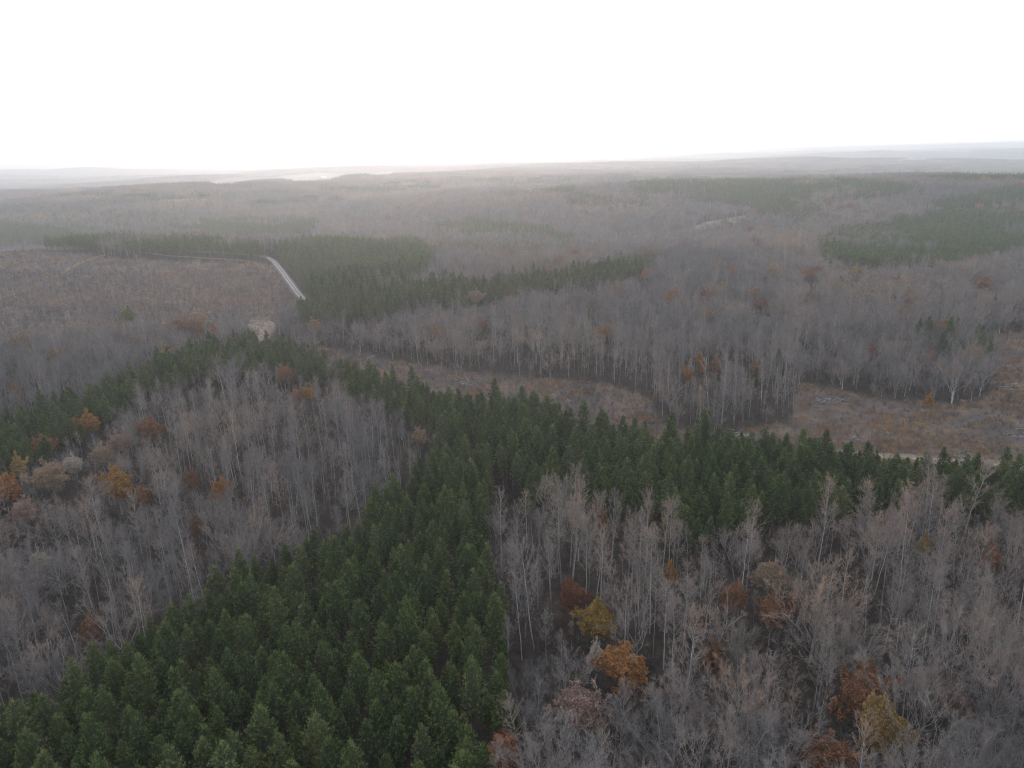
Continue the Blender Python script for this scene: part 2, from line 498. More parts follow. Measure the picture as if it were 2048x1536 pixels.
def slash(seed, n=14):
    g = np.random.default_rng(seed)
    b = MB()
    for i in range(n):
        c = g.normal(size=3) * np.array([1.7, 1.7, 0]) + np.array([0, 0, g.uniform(0.1, 0.5)])
        a = g.uniform(0, 6.28); L = g.uniform(0.5, 2.2)
        dv = np.array([math.cos(a), math.sin(a), g.normal() * 0.12]) * L
        b.tube(np.array([c - dv, c, c + dv]), np.array([0.09, 0.08, 0.03]) * g.uniform(0.6, 1.5), 4)
    return b

def lowtree_into(b, g, x, y, kind, H, mi_map):
    """small far trees in a patch of woodland"""
    o = np.array([x, y, 0.0])
    if kind == 'pine':
        n = 46
        t = g.uniform(0.02, 1, n) ** 0.8
        rr = 2.2 * np.where(t < 0.6, (t / 0.6) ** 0.7, 1.0) * g.uniform(0.35, 1.0, n)
        az = g.uniform(0, 6.28, n)
        c = o + np.stack([np.cos(az) * rr, np.sin(az) * rr, H - t * H * 0.68], 1)
        b.blades(c, unit(polar(az, np.full(n, 0.9)) + g.normal(size=(n, 3)) * 0.35), 1.5, 0.85, g, mi_map[0])
    else:
        b.blades(o + g.normal(size=(1, 3)) * 0, np.array([[g.normal() * 0.03, g.normal() * 0.03, 1]]), H * 0.92, 0.42, g, mi_map[1])
        n = 40
        t = g.uniform(0, 1, n) ** 0.8
        Wd = g.uniform(2.2, 4.4)
        rr = Wd * np.sin(np.clip(t * 2.0 + 0.35, 0, 2.6)) * g.uniform(0.25, 1.0, n)
        az = g.uniform(0, 6.28, n)
        c = o + np.stack([np.cos(az) * rr * 0.7, np.sin(az) * rr * 0.7, H * 0.96 - t * H * 0.55 - 1.2], 1)
        if kind == 'leafy':
            b.blades(c, unit(g.normal(size=(n, 3))), 2.0, 1.5, g, mi_map[3])
        else:
            b.blades(c, unit(polar(az, np.full(n, 0.95)) + g.normal(size=(n, 3)) * 0.3), g.uniform(1.6, 3.0, n), 0.24, g, mi_map[2])
            b.blades(c + g.normal(size=c.shape) * 0.4, unit(polar(az, np.full(n, 0.95)) + g.normal(size=(n, 3)) * 0.4), g.uniform(1.6, 3.0, n), 0.24, g, mi_map[2])

def patch(seed, kind, size=44.0, step=5.6):
    g = np.random.default_rng(seed)
    b = MB()
    st = 4.6 if kind == 'pine' else step
    k = int(size / st)
    for i in range(k):
        for j in range(k):
            x = (i + 0.5 + g.uniform(-0.4, 0.4)) * st - size / 2
            y = (j + 0.5 + g.uniform(-0.4, 0.4)) * st - size / 2
            kd = kind
            if kind == 'bare':
                q = g.random()
                if q < 0.045: kd = 'leafy'
                elif q < 0.075: kd = 'pine'
            elif kind == 'mixed': kd = 'pine' if g.random() < 0.45 else 'bare'
            hh = g.uniform(11, 14) if kd == 'pine' else g.uniform(14, 22)
            lowtree_into(b, g, x, y, kd, hh, (0, 1, 2, 3))
    return b

# ------------------------------------------------------------------ where things grow (outlines mapped on the land)
PINES = [
    # plantation wedge nearest the camera
    [(-500, 1900), (-500, 1440), (-200, 1420), (0, 1385), (130, 1330), (260, 1250), (345, 1215), (395, 1160), (540, 1095), (660, 1065), (735, 1020),
     (785, 970), (850, 915), (885, 850), (930, 850), (985, 930), (962, 1000), (978, 1060), (990, 1150), (1012, 1250), (1030, 1330), (1030, 1420), (985, 1500), (960, 1900)],
    # cross bar running right
    [(790, 750), (900, 778), (1000, 790), (1100, 815), (1200, 838), (1300, 850), (1400, 860), (1500, 870), (1600, 872), (1700, 885), (1800, 893),
     (1850, 912), (1870, 950), (1800, 975), (1700, 992), (1600, 1010), (1500, 1025), (1390, 1045), (1310, 1005), (1200, 975), (1120, 955), (1060, 985), (1000, 955),
     (930, 900), (880, 850), (830, 815)],
    [(1885, 898), (2048, 915), (2500, 950), (2500, 1030), (2048, 1005), (1885, 965)],
    # narrow belt along the track to the corner
    [(485, 665), (540, 672), (640, 700), (720, 732), (800, 752), (860, 830), (760, 795), (640, 742), (560, 716), (480, 720)],
    # left arm of the belt
    [(490, 662), (505, 712), (400, 736), (330, 752), (250, 785), (190, 830), (120, 858), (50, 905), (-100, 960), (-400, 1040), (-400, 900), (-100, 850), (50, 815),
     (100, 795), (180, 772), (250, 745), (330, 716), (400, 685)],
    # dark cluster at the corner of the road
    [(590, 602), (640, 592), (648, 625), (600, 640)],
    # woods behind the cleared hill
    [(60, 462), (200, 466), (420, 474), (540, 484), (620, 474), (820, 470), (870, 496), (845, 545), (760, 555), (700, 575), (640, 592), (604, 578), (575, 530),
     (540, 500), (430, 495), (250, 488), (180, 482), (90, 478)],
    [(330, 442), (460, 438), (640, 436), (620, 462), (480, 462), (340, 460)],
    [(630, 592), (700, 578), (800, 568), (1000, 552), (1150, 532), (1250, 510), (1320, 508), (1260, 545), (1100, 562), (950, 590), (800, 605), (650, 625)],
    [(880, 445), (960, 438), (1080, 448), (1150, 470), (1140, 480), (1060, 465), (960, 468), (880, 462)],
    [(1640, 470), (1700, 448), (1850, 428), (2060, 405), (2500, 380), (2500, 480), (2048, 480), (1900, 512), (1750, 518), (1645, 505)],
    [(1850, 395), (2048, 372), (2500, 350), (2500, 372), (2048, 398), (1900, 412)],
    [(1250, 355), (1500, 352), (1850, 366), (1790, 380), (1650, 398), (1500, 402), (1340, 392), (1480, 380), (1260, 375)],
    [(940, 355), (1140, 352), (1150, 378), (1000, 372)],
    [(640, 372), (760, 362), (900, 360), (880, 372), (720, 380)],
    [(1800, 348), (2048, 340), (2500, 330), (2500, 340), (2048, 352), (1900, 354)],
    [(0, 352), (120, 350), (300, 352), (280, 358), (60, 362)],
]
PINES += [[(1130, 392), (1300, 388), (1290, 398), (1140, 402)], [(1490, 406), (1640, 398), (1640, 418), (1510, 418)], [(-300, 440), (130, 446), (150, 466), (-300, 480)],
          [(500, 396), (700, 391), (690, 399), (510, 402)], [(1560, 338), (1900, 333), (1900, 338), (1570, 342)], [(1180, 335), (1420, 332), (1410, 337), (1190, 339)],
          [(100, 384), (300, 380), (310, 387), (120, 390)]]
MIXED = [
    [(-400, 405), (150, 412), (330, 425), (430, 445), (300, 470), (60, 470), (-400, 470)],
    [(640, 480), (760, 540), (900, 545), (960, 560), (760, 585), (650, 600)],
    [(860, 440), (1150, 462), (1160, 490), (1000, 500), (860, 490)],
    [(1560, 395), (1660, 400), (1640, 430), (1560, 440)],
    [(1800, 640), (2048, 640), (2048, 700), (1900, 690)],
]
CLEAR_HILL = [[(-300, 490), (0, 492), (180, 488), (400, 500), (530, 512), (575, 560), (612, 600), (580, 640), (540, 662), (480, 668), (330, 690), (100, 700), (-300, 720)]]
CLEAR_STRIP = [
    [(630, 690), (720, 705), (820, 728), (960, 745), (1080, 752), (1200, 762), (1290, 790), (1320, 850), (1450, 870), (1600, 850), (1590, 800), (1620, 770), (1760, 800),
     (1900, 808), (1985, 790), (1990, 700), (1880, 690), (2048, 668), (2600, 640), (2600, 980), (2048, 960), (1850, 950), (1500, 915), (1300, 900), (1100, 870), (900, 830), (760, 790), (640, 740)],
]
PALE_TRACKS = [[(455, 642), (565, 630), (548, 682), (500, 680), (470, 664)]]
DARK_GAP = [[(975, 975), (1020, 980), (1045, 1005), (1030, 1045), (1000, 1060), (985, 1040)]]
FIELDS = [
    [(415, 366), (440, 358), (560, 352), (640, 346), (790, 344), (785, 354), (700, 352), (660, 362), (590, 368), (560, 360), (500, 364), (480, 372), (420, 374)],
    [(1385, 456), (1410, 446), (1490, 432), (1498, 440), (1455, 456), (1395, 462)],
    [(300, 402), (420, 398), (420, 402), (300, 407)],
    [(1790, 322), (1860, 316), (1862, 320), (1800, 326)],
]

def region(x, y):
    """0 bare woods, 1 pines, 2 mixed, 3 cleared hill, 4 cleared strip, 5 field or open, for points of the land"""
    z = T(x, y)
    gx, gy = project(x, y, z + 0.3)
    hx, hy = project(x, y, z + 14.0)
    # stand edges wander
    wob = 9.0 * np.sin(x * 0.021 + 2 * np.sin(y * 0.013)) * np.cos(y * 0.017 + 1.0) + 5.0 * np.sin(x * 0.083 + y * 0.061)
    far_ = smooth(500, 1100, np.hypot(x, y))
    hx = hx + wob * far_ * 1.6; hy = hy + wob * far_ * 0.55
    r = np.zeros(np.shape(x), int)
    r[anyof(hx, hy, MIXED)] = 2
    r[anyof(gx, gy, CLEAR_HILL)] = 3
    r[anyof(gx + wob * 1.3, gy + wob * 0.45, CLEAR_STRIP)] = 4
    r[anyof(hx, hy, PINES)] = 1
    wob2 = np.sin(x * 0.017 + 1.8 * np.sin(y * 0.012 + 2)) * np.sin(y * 0.021 + 1.4 * np.cos(x * 0.014))
    r[(r == 1) & (far_ > 0.5) & (wob2 > 0.52)] = 2
    r[anyof(gx, gy, DARK_GAP)] = 6
    r[anyof(gx, gy, FIELDS)] = 5
    r[anyof(gx, gy, PALE_TRACKS)] = 5
    return r

# road line on the land
ROAD_PX = [(235, 493), (300, 499), (400, 504), (480, 508), (528, 512), (545, 520), (562, 540), (580, 565), (596, 588), (610, 602)]
ROAD_PX2 = [(610, 602), (612, 620), (580, 636), (545, 645)]
TRACK_PX = [(560, 640), (541, 655), (524, 675), (530, 700), (640, 745), (760, 783), (900, 826), (1050, 852), (1240, 884), (1480, 903), (1650, 910), (1760, 914), (1868, 920), (2048, 936), (2300, 960)]
def line_pts(px, step=6.0):
    P = np.array([at(a, b)[:2] for a, b in px])
    seg = np.hypot(*np.diff(P, axis=0).T); s = np.concatenate([[0], np.cumsum(seg)])
    q = np.arange(0, s[-1], step)
    X = np.interp(q, s, P[:, 0]); Y = np.interp(q, s, P[:, 1])
    for _ in range(6):
        X[1:-1] = (X[:-2] + X[2:] + 2 * X[1:-1]) / 4; Y[1:-1] = (Y[:-2] + Y[2:] + 2 * Y[1:-1]) / 4
    return X, Y
ROADS = [line_pts(ROAD_PX), line_pts(ROAD_PX2), line_pts(TRACK_PX)]
def road_dist(x, y):
    d = np.full(np.shape(x), 1e9)
    for X, Y in ROADS:
        for a, b in zip(X, Y): d = np.minimum(d, (x - a) ** 2 + (y - b) ** 2)
    return np.sqrt(d)

# ------------------------------------------------------------------ ground
def build_ground():
    rad = np.concatenate([np.arange(0, 60, 12), np.geomspace(60, 31000, 330)])
    ang = np.concatenate([np.linspace(-50, 50, 401), np.linspace(50, 310, 131)[1:-1]]) * math.pi / 180
    na, nr = len(ang), len(rad)
    A, Rr = np.meshgrid(ang, rad)
    X, Y = Rr * np.sin(A), Rr * np.cos(A)
    Z = T(X, Y)
    v = np.stack([X, Y, Z], -1).reshape(-1, 3)
    i, j = np.meshgrid(np.arange(nr - 1), np.arange(na), indexing='ij')
    jn = (j + 1) % na
    f = np.stack([i * na + j, (i + 1) * na + j, (i + 1) * na + jn, i * na + jn], -1).reshape(-1, 4)
    f = f[:, ::-1]
    me = bpy.data.meshes.new('ground')
    me.from_pydata(v.tolist(), [], f.tolist())
    g = region(v[:, 0], v[:, 1])
    c = me.attributes.new('cleared', 'FLOAT', 'POINT')
    c.data.foreach_set('value', np.where((g == 3) | (g == 4) | (g == 5), 1.0, 0.0).astype(np.float32))
    w = me.attributes.new('woods', 'FLOAT', 'POINT')
    w.data.foreach_set('value', smooth(6000, 11000, np.hypot(v[:, 0], v[:, 1])).astype(np.float32))
    me.materials.append(MAT['ground'])
    for p in me.polygons: p.use_smooth = True
    o = bpy.data.objects.new('ground', me); C.objects.link(o)
    tag(o, kind='structure')
build_ground()

def ribbon(name, X, Y, w, mat, lift, label=None):
    t = np.stack([np.gradient(X), np.gradient(Y)], 1); t = unit(t)
    nrm = np.stack([-t[:, 1], t[:, 0]], 1)
    off = np.linspace(-1, 1, 4)
    rows = []
    for k in off:
        x = X + nrm[:, 0] * w * 0.5 * k; y = Y + nrm[:, 1] * w * 0.5 * k
        rows.append(np.stack([x, y, T(x, y) + lift], 1))
    v = np.stack(rows, 1).reshape(-1, 3)
    f = [(a * 4 + b, a * 4 + b + 1, (a + 1) * 4 + b + 1, (a + 1) * 4 + b) for a in range(len(X) - 1) for b in range(3)]
    me = bpy.data.meshes.new(name); me.from_pydata(v.tolist(), [], f); me.materials.append(mat)
    o = bpy.data.objects.new(name, me); C.objects.link(o)
    tag(o, kind='structure')
    if label: o['label'] = label
    return o
ribbon('road_verge', *ROADS[0], 7.0, MAT['verge'], 0.10)
ribbon('road_verge', *ROADS[2], 8.0, MAT['verge'], 0.10)
ribbon('dirt_track', *line_pts(ROAD_PX[:5]), 2.4, MAT['dirt'], 0.26)
ribbon('road', *line_pts(ROAD_PX[4:]), 3.9, MAT['gravel'], 0.22, 'pale gravel road curving along the edge of the cleared hill')
ribbon('road_verge', *line_pts(ROAD_PX[4:]), 0.7, MAT['verge'], 0.30)
ribbon('road', *ROADS[1], 4.0, MAT['gravel'], 0.22)
ribbon('dirt_track', *ROADS[2], 3.4, MAT['dirt'], 0.22, 'sandy dirt track running behind the pine belt')
for line, w in (([(0, 597), (60, 578), (120, 550), (150, 530), (200, 512), (240, 505)], 5.0), ([(0, 500), (120, 494), (180, 494), (240, 500), (330, 512), (440, 518), (500, 522), (548, 545), (558, 575)], 5.0),
                ([(60, 648), (160, 655), (300, 648), (380, 645), (470, 640), (545, 645)], 5.0)):
    ribbon('dirt_track', *line_pts(line), w, MAT['verge'], 0.16)

def sheet(name, poly, mat, lift, label):
    """a field draped over the land inside an outline"""
    P = np.array([at(a, b)[:2] for a, b in poly])
    c = P.mean(0)
    vs, fs = [], []
    Q = []
    for i in range(len(P)):
        a, b = P[i], P[(i + 1) % len(P)]
        m = max(1, int(np.hypot(*(b - a)) / 40))
        for k in range(m): Q.append(a + (b - a) * k / m)
    Q = np.array(Q)
    import bmesh
    bm = bmesh.new()
    ring = [bm.verts.new((q[0], q[1], 0)) for q in Q]
    try:
        face = bm.faces.new(ring)
    except ValueError:
        return
    bmesh.ops.triangulate(bm, faces=[face])
    for _ in range(4):
        es = [e for e in bm.edges if e.calc_length() > 60]
        if not es: break
        bmesh.ops.subdivide_edges(bm, edges=es, cuts=1)
        bmesh.ops.triangulate(bm, faces=bm.faces[:])
    for v in bm.verts: v.co.z = float(T(v.co.x, v.co.y)) + lift
    me = bpy.data.meshes.new(name); bm.to_mesh(me); bm.free()
    me.materials.append(mat)
    o = bpy.data.objects.new(name, me); C.objects.link(o)
    tag(o, label, kind='structure')
sheet('dirt_clearing', [(492, 650), (522, 644), (550, 640), (558, 634), (566, 637), (550, 652), (541, 668), (528, 682), (516, 676), (520, 662), (506, 658)], MAT['dirt'], 0.14, 'pale dirt opening where the road meets the pine belt')
sheet('field', FIELDS[0], MAT['field'], 1.2, 'long pale field near the horizon')
sheet('field', FIELDS[1], MAT['field'], 1.0, 'small pale field among the far right woods')
sheet('field', FIELDS[2], MAT['field'], 1.0, 'thin pale strip of field at far left')
sheet('field', FIELDS[3], MAT['field'], 2.0, 'faint field on the far right ridge')

# ------------------------------------------------------------------ prototypes
def two_mesh(prefix, res, tm, cm):
    tr, cr = res[0], res[1]
    return tr.mesh(prefix + '_trunk', tm), cr.mesh(prefix + '_crown', cm)
NM, PB, BK, TW, LM = MAT['needle'], MAT['pinebark'], MAT['bark'], MAT['twig'], MAT['limb']

pines_raw = [pine(100 + i, H=h, RAD=r_) for i, (h, r_) in enumerate([(16, 2.15), (14.5, 2.0), (16.8, 2.35), (13.4, 2.0), (15.5, 2.5), (17.6, 2.2), (12.4, 1.75)])]
pines_low = [pine(200 + i, H=h, RAD=r_, nb=34, tpb=5, bl=5, low=True) for i, (h, r_) in enumerate([(15, 2.1), (14, 2.0), (16, 2.3), (13.2, 2.0)])]
slend_raw = [slender(300 + i, H=h, W=w) for i, (h, w) in enumerate([(25, 2.8), (23, 3.2), (26.5, 2.6), (22, 2.5), (24, 3.5), (27, 3.0), (20, 2.4), (24.5, 2.2)])]
slend_low = [slender(400 + i, H=h, W=w, nl=18, low=True) for i, (h, w) in enumerate([(24, 3.0), (22, 3.2), (25.5, 2.8), (20, 2.6)])]
spread_raw = [spreading(500 + i, H=h, W=w) for i, (h, w) in enumerate([(18, 4.6), (16, 4.2), (19.5, 5.0), (14, 4.0), (17, 5.2), (13, 3.6), (20, 3.8)])]
spread_low = [spreading(600 + i, H=h, W=w, low=True) for i, (h, w) in enumerate([(17, 4.6), (15, 4.4), (18.5, 4.8)])]
leafy_raw = [spreading(700 + i, H=h, W=w, leafy=lf, leafsize=ls) for i, (h, w, lf, ls) in
             enumerate([(14, 4.6, 2.6, 0.34), (13, 4.0, 2.4, 0.34), (15, 5.0, 2.2, 0.34), (16, 4.6, 0.9, 0.28), (14, 4.2, 0.8, 0.28), (15, 3.0, 1.8, 0.32)])]
leafy_low = [spreading(800 + i, H=h, W=w, low=True, leafy=2.0, leafsize=0.55) for i, (h, w) in enumerate([(14, 4.4), (13, 4.0)])]

pine_me = [two_mesh('pine', p, [PB], [NM, PB, MAT['lit_shoot']]) for p in pines_raw]
slend_me = [two_mesh('slender_tree', p, [BK], [LM, TW]) for p in slend_raw]
spread_me = [two_mesh('spreading_tree', p, [BK], [LM, TW]) for p in spread_raw]
leafy_me = [(p[0].mesh('leafy_trunk', [BK]), p[1].mesh('leafy_branches', [LM, TW]), p[2].mesh('leafy_leaves', [MAT['leaf']])) for p in leafy_raw]

def scatter(name, meshes, pts, idx, rot, scl, label, cat, tilt=None):
    """one mass of plants: its points carry the plants by geometry nodes"""
    coll = bpy.data.collections.new(name + '_kinds')
    for k, me in enumerate(meshes):
        o = bpy.data.objects.new('%s_kind_%02d' % (name, k), me); coll.objects.link(o)
    me = bpy.data.meshes.new(name)
    N = len(pts)
    me.vertices.add(N); me.vertices.foreach_set('co', np.asarray(pts, np.float32).reshape(-1))
    a = me.attributes.new('kind_index', 'INT', 'POINT'); a.data.foreach_set('value', np.asarray(idx, np.int32))
    rv = np.zeros((N, 3), np.float32); rv[:, 2] = rot
    if tilt is not None: rv[:, :2] = tilt
    a = me.attributes.new('turn', 'FLOAT_VECTOR', 'POINT'); a.data.foreach_set('vector', rv.reshape(-1))
    scl = np.asarray(scl, np.float32)
    if scl.ndim == 1:
        wd_ = scl * rng.uniform(0.82, 1.22, len(scl)); scl = np.stack([wd_, wd_, scl], 1)
    a = me.attributes.new('size', 'FLOAT_VECTOR', 'POINT'); a.data.foreach_set('vector', scl.reshape(-1))
    o = bpy.data.objects.new(name, me); C.objects.link(o)
    ng = bpy.data.node_groups.new(name + '_growth', 'GeometryNodeTree')
    ng.interface.new_socket('Geometry', in_out='INPUT', socket_type='NodeSocketGeometry')
    ng.interface.new_socket('Geometry', in_out='OUTPUT', socket_type='NodeSocketGeometry')
    nn, ll = ng.nodes, ng.links
    gi, go = nn.new('NodeGroupInput'), nn.new('NodeGroupOutput')
    ci = nn.new('GeometryNodeCollectionInfo'); ci.inputs['Collection'].default_value = coll
    ci.inputs['Separate Children'].default_value = True; ci.inputs['Reset Children'].default_value = True
    m2p = nn.new('GeometryNodeMeshToPoints')
    ip = nn.new('GeometryNodeInstanceOnPoints'); ip.inputs['Pick Instance'].default_value = True
    def na(nm, ty):
        q = nn.new('GeometryNodeInputNamedAttribute'); q.data_type = ty; q.inputs['Name'].default_value = nm
        return q.outputs['Attribute']
    ll.new(gi.outputs[0], m2p.inputs[0]); ll.new(m2p.outputs[0], ip.inputs['Points'])
    ll.new(ci.outputs[0], ip.inputs['Instance'])
    ll.new(na('kind_index', 'INT'), ip.inputs['Instance Index'])
    e2r = nn.new('FunctionNodeEulerToRotation'); ll.new(na('turn', 'FLOAT_VECTOR'), e2r.inputs[0])
    ll.new(e2r.outputs[0], ip.inputs['Rotation'])
    ll.new(na('size', 'FLOAT_VECTOR'), ip.inputs['Scale'])
    ll.new(ip.outputs[0], go.inputs[0])
    md = o.modifiers.new('growth', 'NODES'); md.node_group = ng
    tag(o, label, cat, kind='stuff')
    return o

# ------------------------------------------------------------------ planting
rng = np.random.default_rng(11)
def grid(step, dmin, dmax, jit=0.36, margin=260):
    """jittered rows of places inside the camera's wide field of view"""
    n_ = int(dmax / step) + 2
    X, Y = np.meshgrid((np.arange(-n_, n_ + 1)) * step, np.arange(0, n_ + 1) * step)
    X = X + rng.uniform(-jit, jit, X.shape) * step; Y = Y + rng.uniform(-jit, jit, Y.shape) * step
    x, y = X.ravel(), Y.ravel()
    d = np.hypot(x, y)
    px, py = project(x, y, T(x, y) + 12)
    k = (d > dmin) & (d < dmax) & (y > 20) & (px > -margin) & (px < 2048 + margin) & (py < 1800) & (np.abs(x) < y * 1.05 + 10)
    return x[k], y[k]

D1, D2 = 620.0, 1700.0
def instances(x, y, sc): return np.stack([x, y, T(x, y)], 1)

# named coloured trees: pixel of crown centre, crown width in pixels, crown shape, colour, label
O = dict(orange=(0.46, 0.20, 0.055), rust=(0.31, 0.14, 0.07), gold=(0.46, 0.29, 0.085), amber=(0.42, 0.20, 0.04), red=(0.30, 0.115, 0.062), tan=(0.40, 0.27, 0.17),
         pink=(0.38, 0.24, 0.19), pale=(0.50, 0.42, 0.34), olive=(0.36, 0.22, 0.035), brown=(0.26, 0.13, 0.07), green=(0.24, 0.27, 0.05), scarlet=(0.37, 0.155, 0.08))
AUT = [
    (1250, 1325, 108, 0, 'orange', 'largest bright orange tree, right of the pine plantation edge'),
    (1765, 1445, 82, 0, 'gold', 'bright golden yellow tree ringed by a rust red crown'),
    (1738, 1388, 112, 2, 'rust', 'broad rust red tree standing just behind the golden yellow one'),
    (1655, 1522, 115, 2, 'rust', 'broad reddish brown crown on the bottom edge, below left of the golden tree'),
    (1000, 1515, 110, 0, 'scarlet', 'red orange tree on the bottom edge beside the pine plantation'),
    (1198, 1238, 80, 1, 'olive', 'mustard yellow flat domed tree just below the dark red one'),
    (1145, 1186, 58, 0, 'red', 'dark red tree just above the mustard yellow one'),
    (1155, 1405, 100, 3, 'pink', 'big pinkish tan half leafed tree below left of the largest orange one'),
    (1545, 1150, 80, 4, 'tan', 'pale tan vase shaped tree with fanning limbs'),
    (1472, 1188, 58, 3, 'rust', 'dull orange brown tree left of the pale vase shaped tree'),
    (1340, 1148, 28, 5, 'amber', 'narrow amber tree among pale trunks above the mustard tree'),
    (1425, 1305, 50, 5, 'brown', 'thin brown and orange tree to the right of the largest orange one'),
    (1730, 1352, 52, 0, 'amber', 'round amber brown tree above the rust red crown'),
    (1794, 1357, 34, 4, 'pale', 'small whitish pink crown right of the round amber brown tree'),
    (1984, 1112, 30, 5, 'scarlet', 'narrow pinkish red tree near the right edge'),
    (1849, 1085, 20, 5, 'gold', 'slim yellow topped tree left of the narrow pinkish red one'),
    (1192, 1312, 44, 4, 'pale', 'pale grey pink crown touching the left of the largest orange tree'),
    (1925, 1415, 60, 4, 'brown', 'faint brown crown right of the golden yellow tree'),
    (1390, 1240, 36, 5, 'brown', 'small brown tree above the thin brown and orange one'),
    (1590, 1205, 44, 4, 'rust', 'low rusty crown at the foot of the pale vase shaped tree'),
    (5, 972, 66, 0, 'orange', 'big orange tree cut by the left edge'),
    (232, 965, 58, 1, 'amber', 'round golden orange tree among grey crowns on the left'),
    (443, 975, 46, 0, 'orange', 'orange tree right of the round golden orange one'),
    (378, 956, 30, 3, 'rust', 'dim rusty tree between the golden orange and the orange one'),
    (298, 853, 64, 0, 'rust', 'wide flat orange brown crown below the left pine belt'),
    (178, 841, 40, 1, 'amber', 'small amber tree at the edge of the left pine belt'),
    (152, 852, 36, 4, 'rust', 'dull rusty crown touching the small amber tree'),
    (84, 886, 38, 0, 'scarlet', 'small orange red tree below the left pine belt'),
    (238, 880, 46, 3, 'pink', 'pinkish round crown between the wide orange brown and the orange red one'),
    (202, 905, 46, 4, 'tan', 'pale tan crown below left of the pinkish one'),
    (34, 928, 28, 1, 'gold', 'small golden tree above the big orange one at the left edge'),
    (100, 948, 84, 4, 'tan', 'large grey tan domed tree near the left edge'),
    (146, 925, 40, 4, 'pale', 'small pale crown above right of the large grey tan dome'),
    (46, 1015, 46, 3, 'pink', 'pink tan tree below the large grey tan dome'),
    (286, 990, 30, 5, 'rust', 'faint rust tree right of the round golden orange tree'),
    (78, 1122, 36, 4, 'pale', 'pale cream topped tree low on the left'),
    (180, 1258, 44, 4, 'rust', 'reddish brown tree above the plantation, bottom left'),
    (392, 1050, 36, 4, 'brown', 'brown undersized tree below the orange one'),
    (567, 743, 42, 3, 'rust', 'dull orange crown just below the top of the pine belt'),
    (594, 788, 26, 3, 'scarlet', 'left one of a touching red and amber pair'),
    (614, 783, 26, 3, 'amber', 'right one of a touching red and amber pair'),
    (838, 870, 32, 5, 'tan', 'slim tan orange tree beside the dark pine corner'),
    (30, 778, 22, 1, 'amber', 'small yellow orange tree above the left pine belt'),
    (1373, 745, 22, 5, 'orange', 'leftmost of the small bright orange trees at the clearing edge'),
    (1399, 714, 16, 5, 'orange', 'topmost of the small orange cluster at the clearing edge'),
    (1433, 727, 20, 0, 'scarlet', 'red orange round tree in the small cluster at the clearing edge'),
    (1402, 738, 16, 5, 'rust', 'thin rusty tree in the middle of the small cluster at the clearing edge'),
    (1508, 735, 20, 5, 'rust', 'faint rusty tree right of the small orange cluster'),
    (1860, 710, 22, 0, 'scarlet', 'lone red orange tree behind the right clearing'),
    (1746, 702, 18, 5, 'rust', 'narrow rust tree left of the lone red orange one'),
    (1203, 660, 34, 3, 'amber', 'dull amber crown above the row of pale trunks'),
    (962, 642, 26, 3, 'rust', 'rusty crown left of the dull amber one in the middle woods'),
    (950, 590, 44, 4, 'pink', 'pinkish brown crown just below the middle pine ridge'),
    (1622, 549, 24, 0, 'scarlet', 'small scarlet tree in the distant right woods'),
    (1525, 607, 34, 0, 'rust', 'rusty orange crown below left of the small scarlet tree'),
    (1967, 562, 38, 0, 'rust', 'rusty crown near the right edge under the far plantation'),
    (1291, 548, 18, 5, 'orange', 'small orange tree at the end of the middle pine ridge'),
    (757, 488, 22, 2, 'rust', 'reddish crown in the pines beyond the gravel road'),
    (1715, 540, 22, 1, 'gold', 'small yellow tree right of the small scarlet one'),
    (258, 627, 26, 1, 'green', 'lone yellow green tree on the cleared hill'),
    (398, 657, 20, 0, 'scarlet', 'small red orange tree left of the track junction'),
    (427, 658, 16, 0, 'orange', 'small orange tree beside the track junction'),
    (392, 632, 34, 3, 'tan', 'tan leafed tree on the lower cleared hill'),
    (366, 471, 13, 0, 'rust', 'dull red crown in the woods behind the cleared hill'),
    (1204, 1040, 24, 5, 'rust', 'faint rusty tuft among the tall pale trunks'),
    (1545, 1215, 60, 3, 'rust', 'brown leafed thicket tree just below the pale vase shaped one'),
    (1860, 800, 16, 5, 'amber', 'slim amber sapling in the right clearing'),
]
aut_pos = []
for (px, py, w, kd, col, lab) in AUT:
    hgt = [14, 13, 15, 16, 16, 16][kd]
    x, y, z, s = at(px, py, hgt * 0.85)
    dist = math.hypot(s, CAM_H - hgt)
    wid = min(w * dist / FOC, 13.0)
    nat = leafy_raw[kd][2].v
    ex = np.concatenate(nat).reshape(-1, 3)
    nw = 2 * np.percentile(np.hypot(ex[:, 0] - ex[:, 0].mean(), ex[:, 1] - ex[:, 1].mean()), 96)
    ztop = np.percentile(ex[:, 2], 60)
    sc = wid / nw
    sz = float(np.clip(sc, 0.75, 1.5))
    if 'bright golden' in lab: sz = 1.05
    x, y, z, s = at(px, py, ztop * sz)
    aut_pos.append((x, y, wid * 0.5))
    root = empty('autumn_tree', (x, y, z), rng.uniform(0, 6.28), (sc, sc, sz))
    c3 = np.array(O[col]) * rng.uniform(0.82, 0.96); c3 = c3 * 0.80 + 0.20 * c3.mean()
    tag(root, lab, 'autumn tree', 'trees still holding coloured leaves')
    for nm, me in zip(('trunk', 'branches', 'leaves'), leafy_me[kd]):
        o = bpy.data.objects.new(nm, me); o.parent = root; C.objects.link(o)
        o.color = (*c3, 1)
AP = np.array(aut_pos)
def off_named(x, y, f=0.7):
    k = np.ones(len(x), bool)
    for a, b, r_ in AP: k &= np.hypot(x - a, y - b) > r_ * f + 1.2
    # keep the sight line to the golden trees open only as far as real gaps would
    return k

